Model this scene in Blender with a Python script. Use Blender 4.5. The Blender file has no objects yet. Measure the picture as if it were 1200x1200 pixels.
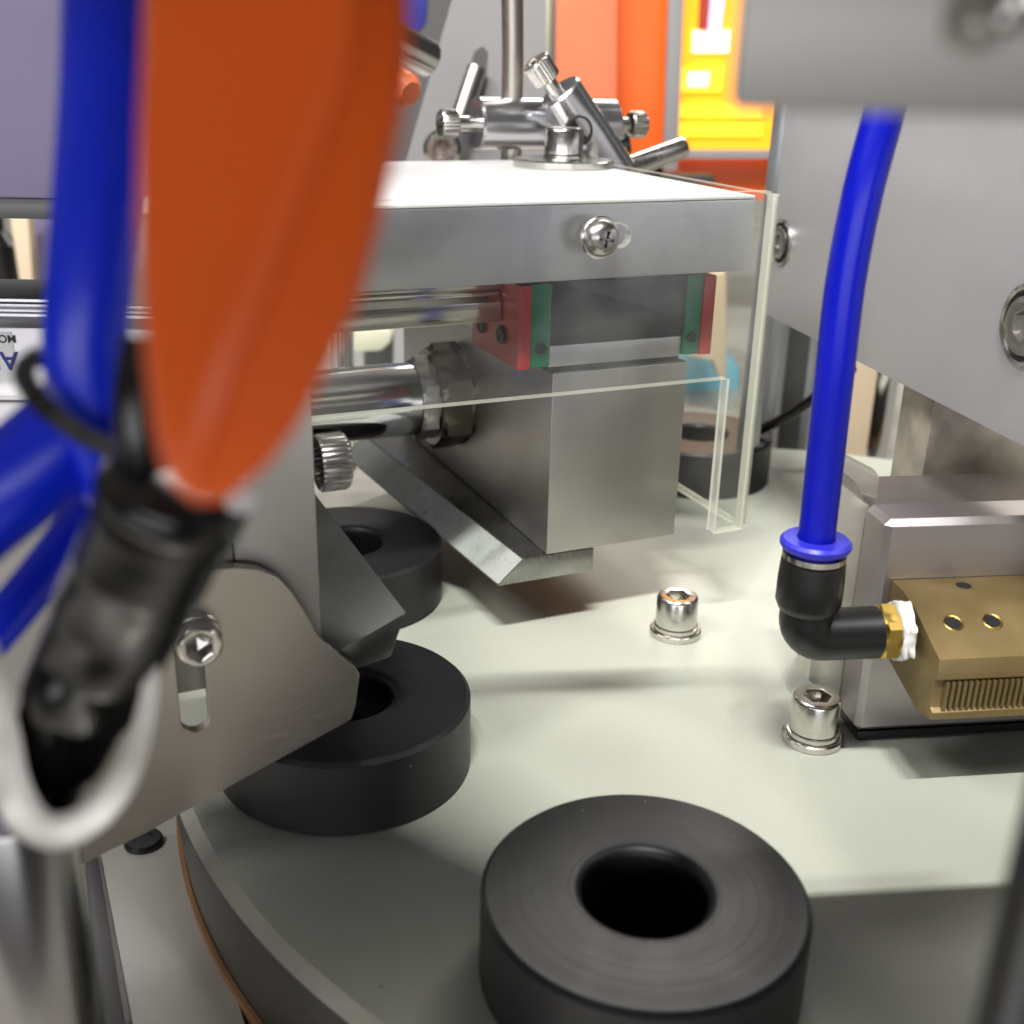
import bpy, bmesh, math, random
import numpy as np
from mathutils import Vector, Matrix
random.seed(7)
SC = bpy.context.scene
COL = SC.collection
MM = 0.001

# ------------------------------------------------------------------ camera
CAM_H = 116.55; FPX = 1348.1
PITCH = math.radians(21.433); ROLL = math.radians(1.396)
V = lambda *a: np.array(a, float)
CO = V(0, 0, CAM_H)
CF = V(0, math.cos(PITCH), -math.sin(PITCH))
_u0 = V(0, math.sin(PITCH), math.cos(PITCH)); _r0 = V(1, 0, 0)
CR = math.cos(ROLL)*_r0 + math.sin(ROLL)*_u0
CU = math.cos(ROLL)*_u0 - math.sin(ROLL)*_r0
cam = bpy.data.cameras.new('camera'); cam_o = bpy.data.objects.new('camera', cam); COL.objects.link(cam_o)
cam.sensor_width = 36; cam.lens = 36*FPX/1200
cam.clip_start = 0.005; cam.clip_end = 50
m = Matrix.Identity(4)
for i in range(3):
    m[i][0] = CR[i]; m[i][1] = CU[i]; m[i][2] = -CF[i]; m[i][3] = CO[i]*MM
cam_o.matrix_world = m
cam.dof.use_dof = True; cam.dof.focus_distance = 0.215; cam.dof.aperture_fstop = cam.lens/1.9
SC.camera = cam_o

# ------------------------------------------------------------------ light
w = bpy.data.worlds.new('World'); SC.world = w; w.use_nodes = True
bg = w.node_tree.nodes['Background']; bg.inputs[0].default_value = (1.0, .97, .91, 1); bg.inputs[1].default_value = .055
def area(name, loc, tgt, sx, sy, power, col=(1, .97, .9), yaw=None):
    l = bpy.data.lights.new(name, 'AREA'); l.shape = 'RECTANGLE'; l.size = sx; l.size_y = sy; l.energy = power; l.color = col
    o = bpy.data.objects.new(name, l); COL.objects.link(o)
    o.location = Vector(loc)*MM
    o.rotation_euler = (Vector(tgt)-Vector(loc)).to_track_quat('-Z', 'Y').to_euler()
    if yaw is not None:                      # a tube lamp laid along this heading
        z = (Vector(loc)-Vector(tgt)).normalized(); x = Vector((math.cos(math.radians(yaw)), math.sin(math.radians(yaw)), 0)); x = (x-z*x.dot(z)).normalized(); y = z.cross(x)
        o.rotation_euler = Matrix((x, y, z)).transposed().to_euler()
    return o
area('overhead_light', (-80, -430, 1230), (45, 150, 0), .32, .015, 28, (1, .98, .93), 6.5)
area('overhead_light', (-640, -250, 900), (30, 220, 0), .7, .3, 15, (1, .98, .95))  # added fill, softens the shadow under the slide block
area('overhead_light', (430, 1650, 1300), (40, 200, 0), 1.1, .4, 20)
area('front_fill', (-350, -1700, 160), (0, 200, 70), 2.4, .45, 15, (.97, .97, 1))  # added low front fill for the upright faces, no lamp stands there
SC.view_settings.view_transform = 'Standard'; SC.view_settings.look = 'None'
SC.view_settings.exposure = 0; SC.view_settings.gamma = 1
try: SC.cycles.use_denoising = True
except Exception: pass
SC.cycles.max_bounces = 10; SC.cycles.transparent_max_bounces = 24
SC.cycles.caustics_refractive = False
SC.cycles.caustics_reflective = False

# ------------------------------------------------------------------ survey helpers: a sight line met with a plane of the place (mm)
def ray(x, y): return CF + (x-600)/FPX*CR - (y-600)/FPX*CU
def atz(x, y, z): d = ray(x, y); return CO + d*(z-CAM_H)/d[2]
def aty(x, y, Y): d = ray(x, y); return CO + d*Y/d[1]
def atd(x, y, w): return CO + ray(x, y)*w
def onp(x, y, P, n): d = ray(x, y); return CO + d*((P-CO)@n)/(d@n)
def unit(a): a = np.asarray(a, float); return a/np.linalg.norm(a)
class Frame:
    def __init__(s, B, deg):
        t = math.radians(deg); s.B = np.array(B, float)
        s.u = V(math.cos(t), math.sin(t), 0); s.v = V(-math.sin(t), math.cos(t), 0); s.z = V(0, 0, 1)
    def __call__(s, a, b, z): return V(*(s.B[:2] + a*s.u[:2] + b*s.v[:2]), z)
    def px(s, x, y, b): return onp(x, y, s.B + b*s.v, s.v)
    def pxu(s, x, y, a): return onp(x, y, s.B + a*s.u, s.u)
    def loc(s, q): w = q-s.B; return V(w@s.u, w@s.v, q[2])
SL = Frame(atz(583, 687, 13), 24)          # the slide side
RT = Frame(atz(1004, 860, 2), 8)           # the nozzle station
WORLD = Frame((0, 0, 0), 0)

# ------------------------------------------------------------------ mesh builder (mm)
class MB:
    def __init__(s): s.v = []; s.f = []
    def add(s, vs, fs):
        o = len(s.v); s.v += [tuple(map(float, p)) for p in vs]; s.f += [tuple(o+i for i in f) for f in fs]; return s
    def hexa(s, a, b):                       # a: 4 pts loop, b: opposite loop
        return s.add(list(a)+list(b), [(3, 2, 1, 0), (4, 5, 6, 7), (0, 1, 5, 4), (1, 2, 6, 5), (2, 3, 7, 6), (3, 0, 4, 7)])
    def box(s, F, a0, a1, b0, b1, z0, z1):
        lo = [F(a0, b0, z0), F(a1, b0, z0), F(a1, b1, z0), F(a0, b1, z0)]; hi = [F(a0, b0, z1), F(a1, b0, z1), F(a1, b1, z1), F(a0, b1, z1)]
        return s.hexa(lo, hi)
    def prism(s, pts, off):
        n = len(pts); off = np.asarray(off)
        return s.add(list(pts)+[p+off for p in pts], [tuple(range(n-1, -1, -1)), tuple(range(n, 2*n))]+[(i, (i+1) % n, n+(i+1) % n, n+i) for i in range(n)])
    def lathe(s, prof, org, ax, n=32, ref=None, cap=True):
        ax = unit(ax); org = np.asarray(org, float)
        ref = V(0, 0, 1) if ref is None else unit(ref)
        if abs(ax @ ref) > .95: ref = V(1, 0, 0)
        e1 = unit(ref - ax*(ax@ref)); e2 = np.cross(ax, e1)
        vs = []; rings = []
        for p in prof:
            r, h = p[0], p[1]; fn = p[2] if len(p) > 2 else None
            ring = []
            for k in range(n):
                t = 2*math.pi*k/n; rr = r*fn(t) if fn else r
                ring.append(len(vs)); vs.append(org + ax*h + rr*(math.cos(t)*e1 + math.sin(t)*e2))
            rings.append(ring)
        fs = []
        for A, B in zip(rings, rings[1:]):
            for k in range(n): fs.append((A[k], A[(k+1) % n], B[(k+1) % n], B[k]))
        if cap:
            fs.append(tuple(reversed(rings[0]))); fs.append(tuple(rings[-1]))
        return s.add(vs, fs)
    def ringlathe(s, prof, org, ax, n=64):   # closed profile: a torus-like body
        return s.lathe(list(prof)+[prof[0]], org, ax, n, cap=False)
    def tube(s, pts, r, n=20, closed=False):
        P = [np.asarray(p, float) for p in pts]; rs = r if hasattr(r, '__len__') else [r]*len(P)
        vs = []; fs = []; prev = None
        for i, p in enumerate(P):
            t = unit(P[min(i+1, len(P)-1)]-P[max(i-1, 0)])
            if prev is None: prev = unit(np.cross(t, V(.13, .2, .97) if abs(t[2]) < .9 else V(1, 0, 0)))
            e1 = unit(prev - t*(prev@t)); e2 = np.cross(t, e1); prev = e1
            for k in range(n):
                a = 2*math.pi*k/n; vs.append(p + rs[i]*(math.cos(a)*e1+math.sin(a)*e2))
        for i in range(len(P)-1):
            for k in range(n): fs.append((i*n+k, i*n+(k+1) % n, (i+1)*n+(k+1) % n, (i+1)*n+k))
        fs.append(tuple(range(n-1, -1, -1))); fs.append(tuple((len(P)-1)*n+k for k in range(n)))
        return s.add(vs, fs)
    def sheet(s, outer, holes, off):         # flat sheet with real openings, extruded by off
        bm = bmesh.new(); eds = []
        for L in [outer]+list(holes):
            vv = [bm.verts.new(Vector(p)) for p in L]
            eds += [bm.edges.new((vv[i], vv[(i+1) % len(vv)])) for i in range(len(vv))]
        bmesh.ops.triangle_fill(bm, use_beauty=True, use_dissolve=False, edges=eds)
        g = bmesh.ops.extrude_face_region(bm, geom=list(bm.faces))
        bmesh.ops.translate(bm, verts=[e for e in g['geom'] if isinstance(e, bmesh.types.BMVert)], vec=Vector(off))
        bmesh.ops.recalc_face_normals(bm, faces=bm.faces)
        bm.verts.index_update()
        s.add([v.co[:] for v in bm.verts], [[v.index for v in f.verts] for f in bm.faces]); bm.free(); return s
    def build(s, name, mat, parent=None, origin=None, bevel=0, seg=2, smooth=35, lim=30, kind=None, edge_mat=None, thin=None):
        me = bpy.data.meshes.new(name)
        if origin is None: origin = parent['_o'] if parent is not None else np.mean(np.array(s.v), 0)
        origin = np.asarray(origin, float)
        bm = bmesh.new(); vv = [bm.verts.new(Vector((p - origin)*MM)) for p in np.array(s.v)]
        for f in s.f:
            try: bm.faces.new([vv[i] for i in f])
            except ValueError: pass
        bmesh.ops.recalc_face_normals(bm, faces=bm.faces)
        if bevel:
            es = [e for e in bm.edges if len(e.link_faces) == 2 and e.calc_face_angle(0) > math.radians(lim)]
            bmesh.ops.bevel(bm, geom=es, offset=bevel*MM, segments=seg, profile=.6, affect='EDGES', clamp_overlap=True)
        bm.to_mesh(me); bm.free()
        me.materials.append(mat)
        if edge_mat is not None:             # narrow faces of a sheet get the sawn-edge material
            me.materials.append(edge_mat); nn = Vector(thin).normalized()
            for p in me.polygons:
                if abs(p.normal.dot(nn)) < .8: p.material_index = 1
        if smooth:
            for p in me.polygons: p.use_smooth = True
            me.set_sharp_from_angle(angle=math.radians(smooth))
        o = bpy.data.objects.new(name, me); COL.objects.link(o)
        if parent is not None:
            o.parent = parent; po = np.array(parent['_o']); o.location = Vector((origin-po)*MM)
            o['_o'] = list(origin)
        else:
            o.location = Vector(origin*MM); o['_o'] = list(origin)
        if kind: o['kind'] = kind
        return o
def tag(o, label, cat, group=None):
    o['label'] = label; o['category'] = cat
    if group: o['group'] = group
    return o
def thing(name, org, label, cat, group=None):
    o = bpy.data.objects.new(name, None); COL.objects.link(o); o.empty_display_size = .01
    org = np.asarray(org, float); o.location = Vector(org*MM); o['_o'] = list(org)
    return tag(o, label, cat, group)
def copy_tree(o, parent=None):
    c = o.copy(); COL.objects.link(c); c.parent = parent
    for ch in list(o.children): copy_tree(ch, c)
    return c
def spline(pts, n=10):
    P = [np.asarray(p, float) for p in pts]; out = []
    Q = [2*P[0]-P[1]]+P+[2*P[-1]-P[-2]]
    for i in range(1, len(Q)-2):
        for k in range(n):
            t = k/n; a, b, c, d = Q[i-1], Q[i], Q[i+1], Q[i+2]
            out.append(.5*((2*b)+(c-a)*t+(2*a-5*b+4*c-d)*t*t+(3*b-a-3*c+d)*t**3))
    out.append(P[-1]); return out
def stadium(c, e1, e2, half, r, n=8):        # slot outline: straight half-length 'half' along e2, radius r
    c, e1, e2 = map(np.asarray, (c, e1, e2)); L = []
    for k in range(n+1): a = math.pi*k/n; L.append(c + e2*half + r*(math.cos(a)*e1+math.sin(a)*e2))
    for k in range(n+1): a = math.pi+math.pi*k/n; L.append(c - e2*half + r*(math.cos(a)*e1+math.sin(a)*e2))
    return L
hexf = lambda t: math.cos(math.pi/6)/math.cos(((t) % (math.pi/3))-math.pi/6)
knurl = lambda n: (lambda t: 1 - .05*(1 if (t*n/(2*math.pi)) % 1 < .45 else 0))
def crossf(t):                               # four-armed recess outline
    a = (t+.5) % (math.pi/2); a = min(a, math.pi/2-a); return 1.0 if a < .3 else .36

# ------------------------------------------------------------------ materials
def mat(name, base, metal=0., rough=.5, var=.0, vscale=300, grain=None, gamp=.0, bump=0., bscale=900, dark=None, spots=0., spec=.5, rvar=0., coat=0., specks=0.):
    M = bpy.data.materials.new(name); M.use_nodes = True; nt = M.node_tree; N = nt.nodes; L = nt.links
    B = N['Principled BSDF']; B.inputs['Base Color'].default_value = (*base, 1); B.inputs['Metallic'].default_value = metal
    B.inputs['Roughness'].default_value = rough; B.inputs['Specular IOR Level'].default_value = spec; B.inputs['Coat Weight'].default_value = coat
    tc = N.new('ShaderNodeTexCoord'); src = tc.outputs['Object']
    def noise(scale, det=4, vec=None):
        n = N.new('ShaderNodeTexNoise'); n.inputs['Scale'].default_value = scale; n.inputs['Detail'].default_value = det
        L.new(vec if vec is not None else src, n.inputs['Vector']); return n.outputs['Fac']
    def mr(x, a, b, lo=.3, hi=.7):
        q = N.new('ShaderNodeMapRange'); q.inputs['From Min'].default_value = lo; q.inputs['From Max'].default_value = hi
        q.inputs['To Min'].default_value = a; q.inputs['To Max'].default_value = b; L.new(x, q.inputs['Value']); return q.outputs['Result']
    col = None
    if var or spots:
        f = noise(vscale)
        mx = N.new('ShaderNodeMix'); mx.data_type = 'RGBA'; mx.inputs['A'].default_value = (*base, 1)
        d = dark or tuple(c*.45 for c in base); mx.inputs['B'].default_value = (*d, 1)
        L.new(mr(f, 0, var), mx.inputs['Factor']); col = mx.outputs['Result']
        if spots:
            f2 = noise(vscale*7, 2)
            m2 = N.new('ShaderNodeMix'); m2.data_type = 'RGBA'; m2.inputs['B'].default_value = (*[c*.25 for c in base], 1)
            L.new(mr(f2, 0, spots, .64, .74), m2.inputs['Factor']); L.new(col, m2.inputs['A']); col = m2.outputs['Result']
        if specks:                           # stray dust and dirt
            f3 = noise(420, 1); m3 = N.new('ShaderNodeMix'); m3.data_type = 'RGBA'; m3.inputs['B'].default_value = (.05, .05, .045, 1)
            L.new(mr(f3, 0, specks, .80, .815), m3.inputs['Factor']); L.new(col, m3.inputs['A']); col = m3.outputs['Result']
            f4 = noise(14, 5); m4 = N.new('ShaderNodeMix'); m4.data_type = 'RGBA'; m4.inputs['B'].default_value = tuple(c*.8 for c in base)+(1,)
            L.new(mr(f4, 0, .7, .45, .75), m4.inputs['Factor']); L.new(col, m4.inputs['A']); col = m4.outputs['Result']
        L.new(col, B.inputs['Base Color'])
    gf = None
    if grain is not None:                    # brushed grain: noise stretched along one axis
        mp = N.new('ShaderNodeMapping'); mp.inputs['Rotation'].default_value = (0, 0, grain[3] if len(grain) > 3 else 0)
        mp.inputs['Scale'].default_value = grain[:3]; L.new(src, mp.inputs['Vector'])
        gf = noise(1, 3, mp.outputs['Vector']); L.new(mr(gf, max(.03, rough-gamp), rough+gamp), B.inputs['Roughness'])
    elif rvar:
        L.new(mr(noise(vscale*.7, 3), max(.02, rough-rvar), rough+rvar), B.inputs['Roughness'])
    if bump:
        b = N.new('ShaderNodeBump'); b.inputs['Strength'].default_value = bump; b.inputs['Distance'].default_value = .0001
        L.new(gf if gf is not None else noise(bscale, 3), b.inputs['Height']); L.new(b.outputs['Normal'], B.inputs['Normal'])
    return M
M = {}
M['disc'] = mat('cream_grey_coating', (.53, .55, .475), .1, .44, .16, 2600, bump=.8, bscale=2600, dark=(.38, .39, .33), rvar=.06, specks=.8)
M['rim'] = mat('dark_rim', (.045, .045, .04), .4, .4, .3, 120, bump=.1)
M['bevel'] = mat('turned_edge', (.42, .41, .36), .9, .35, .2, 500)
M['black'] = mat('black_plastic_ring', (.016, .016, .018), 0, .36, .3, 250, bump=.12, bscale=1500, rvar=.07, spec=.6)
M['black_mould'] = mat('moulded_black', (.006, .006, .006), 0, .36, bump=.06, bscale=2200, spec=.5)
M['hose'] = mat('black_rubber', (.005, .005, .005), 0, .25, bump=.08, bscale=160, spec=.5)
M['bead'] = mat('bead_blasted_aluminium', (.49, .475, .455), 1, .4, .3, 45, bump=.28, bscale=3200, rvar=.05, dark=(.36, .355, .33))
M['alu'] = mat('clear_anodised_aluminium', (.61, .60, .64), 1, .36, .15, 40, bump=.1, bscale=3000, rvar=.05)
M['alu_warm'] = mat('satin_aluminium_plate', (.63, .62, .64), .65, .42, .12, 30, bump=.22, bscale=2400)
M['alu_front'] = mat('painted_aluminium', (.47, .45, .425), .6, .45, .1, 30, bump=.1, bscale=2400)
M['top'] = mat('white_satin_plate', (.66, .66, .67), .1, .4, .05, 60)
M['steel'] = mat('brushed_stainless', (.52, .48, .43), 1, .36, .2, 45, grain=(180, 180, 4200), gamp=.05, bump=.03)
M['bolt'] = mat('stainless_bolt', (.66, .64, .60), 1, .22, .2, 900, rvar=.06)
M['dark_bolt'] = mat('grey_screw_steel', (.48, .46, .44), 1, .3, .3, 900)
M['chrome'] = mat('chrome', (.70, .70, .70), 1, .09, .1, 60)
M['satin'] = mat('satin_chrome', (.62, .62, .64), .95, .22, .15, 120, rvar=.04)
M['holder'] = mat('bright_bent_sheet', (.46, .44, .40), .6, .38, .4, 220, rvar=.12)
M['boxsteel'] = mat('satin_box_steel', (.42, .39, .395), .9, .38, .15, 40, rvar=.03)
M['postchrome'] = mat('dark_chrome', (.34, .33, .33), 1, .22, .2, 100)
M['zinc'] = mat('mottled_zinc', (.66, .69, .66), .35, .38, .55, 180, dark=(.42, .46, .44), spots=.8, rvar=.12)
M['zinc_dark'] = mat('ground_steel', (.42, .42, .40), 1, .3, .4, 150, grain=(9000, 300, 300, .4), gamp=.08, bump=.06)
M['finger'] = mat('dark_ground_steel', (.22, .23, .22), 1, .34, .25, 90, rvar=.05, spots=.1)
M['pol'] = mat('polished_steel', (.66, .63, .60), 1, .16, .25, 70, grain=(80, 80, 3000), gamp=.06, bump=.03)
M['mirror'] = mat('steel_painted_reflection', (.74, .66, .54), .2, .36, .7, 95, dark=(.16, .15, .13), rvar=.12)  # dark mottling paints a cotton-like reflection into the colour
M['brass'] = mat('tarnished_brass', (.245, .18, .08), .65, .46, .6, 110, dark=(.14, .09, .03), bump=.12, bscale=2500, spots=.15, rvar=.08)
M['brass_bright'] = mat('bright_brass', (.68, .46, .12), 1, .28, .2, 300)
M['blue'] = mat('blue_polyurethane', (.001, .005, .34), 0, .3, .1, 60, spec=.35)
M['blue_near'] = mat('brightened_blue_polyurethane', (.004, .03, .85), 0, .32, .1, 60, spec=.5)  # same blue brightened, offsets the flange's shade on the near tubes
M['blue_cap'] = mat('violet_blue_collar', (.03, .03, .50), 0, .35)
M['orange'] = mat('orange_plastic', (.95, .13, .009), 0, .46, .06, 60, spec=.45)
M['tape'] = mat('white_thread_tape', (.74, .73, .70), 0, .6, .25, 600, bump=.8, bscale=900, dark=(.5, .5, .48))
M['red'] = mat('red_end_cap', (.42, .04, .03), 0, .4)
M['green'] = mat('green_seal', (.01, .16, .075), 0, .4)
M['carriage'] = mat('black_hardened_steel', (.018, .020, .035), .5, .16, .1, 90)
M['nut'] = mat('bronzed_nut', (.15, .135, .11), 1, .26, .3, 300)
M['brown'] = mat('brown_gap_reflection', (.25, .13, .06), .3, .45)
M['deck'] = mat('deck_coating', (.40, .385, .35), .3, .32, .15, 60, rvar=.06, bump=.1)
M['shadow_steel'] = mat('socket_dark', (.05, .05, .05), .8, .4)  # dark colour stands for the shade inside bores and recesses
M['wall'] = mat('pale_wall', (.30, .295, .30), 0, .6, .05, 4)
M['bluewall'] = mat('grey_blue_panel', (.14, .12, .205), 0, .5)
M['oranged'] = mat('orange_guard', (.80, .13, .015), 0, .35)
M['salmon'] = mat('pale_orange_guard', (.75, .20, .09), 0, .35)
M['whitef'] = mat('white_frame', (.27, .265, .27), 0, .45)
M['bluebin'] = mat('sky_blue_plastic', (.17, .46, .60), 0, .45)
M['tan'] = mat('beige_post', (.60, .48, .34), 0, .5)
M['cream'] = mat('cream_plastic', (.66, .65, .50), 0, .4)
M['ink'] = mat('blue_print', (.02, .03, .25), 0, .5)
M['inkblack'] = mat('black_print', (.02, .02, .03), 0, .5)
M['paper'] = mat('silver_label', (.66, .66, .68), .2, .4)
M['profile'] = mat('grey_aluminium_profile', (.42, .44, .47), .9, .38, .15, 80)
M['shade'] = mat('dark_grey_steel', (.10, .10, .10), .7, .4)
M['post_olive'] = mat('dull_zinc_bar', (.56, .54, .47), .6, .34, .3, 140, dark=(.36, .35, .3))

def ring_material():
    A = bpy.data.materials.new('turned_black_plastic'); A.use_nodes = True; nt = A.node_tree; N = nt.nodes; L = nt.links; B = N['Principled BSDF']
    def nd(t, **k):
        n = N.new(t)
        for a, b in k.items(): setattr(n, a, b)
        return n
    tc = nd('ShaderNodeTexCoord'); sx = nd('ShaderNodeSeparateXYZ'); L.new(tc.outputs['Object'], sx.inputs[0])
    oi = nd('ShaderNodeObjectInfo')
    px = nd('ShaderNodeMath', operation='POWER'); px.inputs[1].default_value = 2; L.new(sx.outputs[0], px.inputs[0])
    py = nd('ShaderNodeMath', operation='POWER'); py.inputs[1].default_value = 2; L.new(sx.outputs[1], py.inputs[0])
    ad = nd('ShaderNodeMath', operation='ADD'); L.new(px.outputs[0], ad.inputs[0]); L.new(py.outputs[0], ad.inputs[1])
    sq = nd('ShaderNodeMath', operation='SQRT'); L.new(ad.outputs[0], sq.inputs[0])
    cb = nd('ShaderNodeCombineXYZ'); L.new(sq.outputs[0], cb.inputs[0]); L.new(sx.outputs[2], cb.inputs[1]); L.new(oi.outputs['Random'], cb.inputs[2])
    n1 = nd('ShaderNodeTexNoise'); n1.inputs['Scale'].default_value = 3200; n1.inputs['Detail'].default_value = 2; L.new(cb.outputs[0], n1.inputs['Vector'])
    va = nd('ShaderNodeVectorMath', operation='ADD'); L.new(tc.outputs['Object'], va.inputs[0]); L.new(oi.outputs['Random'], va.inputs[1])
    n2 = nd('ShaderNodeTexNoise'); n2.inputs['Scale'].default_value = 120; n2.inputs['Detail'].default_value = 5; n2.inputs['Distortion'].default_value = .6; L.new(va.outputs[0], n2.inputs['Vector'])
    n3 = nd('ShaderNodeTexNoise'); n3.inputs['Scale'].default_value = 1500; n3.inputs['Detail'].default_value = 0; L.new(va.outputs[0], n3.inputs['Vector'])
    m1 = nd('ShaderNodeMapRange'); m1.inputs['From Min'].default_value = .35; m1.inputs['From Max'].default_value = .65; m1.inputs['To Min'].default_value = .425; m1.inputs['To Max'].default_value = .46; L.new(n2.outputs['Fac'], m1.inputs['Value'])
    m2 = nd('ShaderNodeMapRange'); m2.inputs['From Min'].default_value = .3; m2.inputs['From Max'].default_value = .7; m2.inputs['To Min'].default_value = -.03; m2.inputs['To Max'].default_value = .03; L.new(n1.outputs['Fac'], m2.inputs['Value'])
    rs = nd('ShaderNodeMath', operation='ADD'); L.new(m1.outputs[0], rs.inputs[0]); L.new(m2.outputs[0], rs.inputs[1]); L.new(rs.outputs[0], B.inputs['Roughness'])
    sp = nd('ShaderNodeMapRange'); sp.inputs['From Min'].default_value = .87; sp.inputs['From Max'].default_value = .9; L.new(n3.outputs['Fac'], sp.inputs['Value'])
    c1 = nd('ShaderNodeMix', data_type='RGBA'); c1.inputs['A'].default_value = (.008, .008, .0095, 1); c1.inputs['B'].default_value = (.016, .0155, .017, 1); L.new(n2.outputs['Fac'], c1.inputs['Factor'])
    c2 = nd('ShaderNodeMix', data_type='RGBA'); c2.inputs['B'].default_value = (.22, .21, .2, 1); L.new(c1.outputs['Result'], c2.inputs['A']); L.new(sp.outputs[0], c2.inputs['Factor']); L.new(c2.outputs['Result'], B.inputs['Base Color'])
    bp = nd('ShaderNodeBump'); bp.inputs['Strength'].default_value = .05; bp.inputs['Distance'].default_value = .0001; L.new(n1.outputs['Fac'], bp.inputs['Height']); L.new(bp.outputs[0], B.inputs['Normal'])
    B.inputs['Specular IOR Level'].default_value = .5
    return A
M['black'] = ring_material()
def acrylic():
    A = bpy.data.materials.new('clear_acrylic'); A.use_nodes = True; nt = A.node_tree; N = nt.nodes; N.clear()
    out = N.new('ShaderNodeOutputMaterial'); mx = N.new('ShaderNodeMixShader'); t = N.new('ShaderNodeBsdfTransparent'); g = N.new('ShaderNodeBsdfGlossy')
    fr = N.new('ShaderNodeMath'); fr.operation = 'MULTIPLY'; f0 = N.new('ShaderNodeFresnel'); f0.inputs['IOR'].default_value = 1.49; ge = N.new('ShaderNodeNewGeometry'); iv = N.new('ShaderNodeMath'); iv.operation = 'SUBTRACT'; iv.inputs[0].default_value = 1; nt.links.new(ge.outputs['Backfacing'], iv.inputs[1]); nt.links.new(f0.outputs[0], fr.inputs[0]); nt.links.new(iv.outputs[0], fr.inputs[1]); t.inputs[0].default_value = (.965, .975, .96, 1); g.inputs['Roughness'].default_value = .02
    nt.links.new(fr.outputs[0], mx.inputs[0]); nt.links.new(t.outputs[0], mx.inputs[1]); nt.links.new(g.outputs[0], mx.inputs[2]); hz = N.new('ShaderNodeBsdfDiffuse'); hz.inputs[0].default_value = (.8, .8, .78, 1); mh = N.new('ShaderNodeMixShader'); hn = N.new('ShaderNodeTexNoise'); hn.inputs['Scale'].default_value = 55; hn.inputs['Detail'].default_value = 6; htc = N.new('ShaderNodeTexCoord'); nt.links.new(htc.outputs['Object'], hn.inputs['Vector']); hm = N.new('ShaderNodeMapRange'); hm.inputs['From Min'].default_value = .42; hm.inputs['From Max'].default_value = .7; hm.inputs['To Min'].default_value = .008; hm.inputs['To Max'].default_value = .05; nt.links.new(hn.outputs['Fac'], hm.inputs['Value']); nt.links.new(hm.outputs[0], mh.inputs[0]); nt.links.new(mx.outputs[0], mh.inputs[1]); nt.links.new(hz.outputs[0], mh.inputs[2]); nt.links.new(mh.outputs[0], out.inputs[0])
    E_ = bpy.data.materials.new('sawn_acrylic_edge'); E_.use_nodes = True; nt = E_.node_tree; N = nt.nodes; N.clear()
    out = N.new('ShaderNodeOutputMaterial'); mx = N.new('ShaderNodeMixShader'); t = N.new('ShaderNodeBsdfTransparent'); d = N.new('ShaderNodeBsdfTranslucent'); d2 = N.new('ShaderNodeBsdfPrincipled'); m2 = N.new('ShaderNodeMixShader')
    d.inputs[0].default_value = (.92, .92, .84, 1); d2.inputs['Base Color'].default_value = (.85, .85, .76, 1); d2.inputs['Roughness'].default_value = .25  # frosted edge; light piped to the edges is put into the pale colour
    nt.links.new(d.outputs[0], m2.inputs[1]); nt.links.new(d2.outputs[0], m2.inputs[2]); m2.inputs[0].default_value = .5
    mx.inputs[0].default_value = .5; nt.links.new(t.outputs[0], mx.inputs[1]); nt.links.new(m2.outputs[0], mx.inputs[2]); nt.links.new(mx.outputs[0], out.inputs[0])
    return A, E_
M['acrylic'], M['acrylic_edge'] = acrylic()
def glow(name, c, s):
    A = bpy.data.materials.new(name); A.use_nodes = True; B = A.node_tree.nodes['Principled BSDF']
    B.inputs['Base Color'].default_value = (*c, 1); B.inputs['Emission Color'].default_value = (*c, 1); B.inputs['Emission Strength'].default_value = s; return A
M['screen'] = glow('lit_amber_screen', (1, .37, .006), .9)
M['screen_y'] = glow('lit_yellow_bar', (1, .60, .02), .95)
M['screen_w'] = glow('lit_white_patch', (1, .86, .55), .95)
M['screen_d'] = glow('lit_maroon_patch', (.30, .03, .01), .6)
M['screen_b'] = glow('lit_lilac_patch', (.45, .45, .8), .8)

# ================================================================== SETTING
C0 = V(70.82, 222.49, 0)
R_DISC = 137.9
mb = MB(); mb.box(WORLD, -900, 1200, -60, 1400, -60, -24); o = mb.build('deck', M['deck'], smooth=0, kind='structure')
mb = MB(); mb.box(WORLD, -3500, 3500, 2400, 2420, -900, 3200); o = mb.build('back_wall', M['wall'], smooth=0, kind='structure')

# ---- turntable
tt = thing('turntable', C0, 'large round cream-grey turntable plate with a dark rim', 'turntable')
mb = MB(); mb.lathe([(R_DISC, -2.2), (R_DISC, 0), (0.01, 0)], C0, (0, 0, 1), 240, cap=False); mb.build('plate', M['disc'], tt)
mb = MB(); mb.lathe([(R_DISC+.001, -.001), (R_DISC+2.0, -1.6)], C0, (0, 0, 1), 240, cap=False); mb.build('bevelled_edge', M['bevel'], tt)
mb = MB(); mb.lathe([(R_DISC+2.0, -1.62), (R_DISC+2.0, -3), (R_DISC+.6, -20.5)], C0, (0, 0, 1), 240, cap=False); mb.build('rim', M['rim'], tt)
mb = MB(); mb.lathe([(R_DISC+.7, -20.5), (R_DISC+1.5, -20.5), (R_DISC+1.5, -23.8), (R_DISC+.6, -23.8)], C0, (0, 0, 1), 240, cap=False); mb.build('gap_reflection', M['brown'], tt)  # brown band paints the reflection in the gap under the rim

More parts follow.
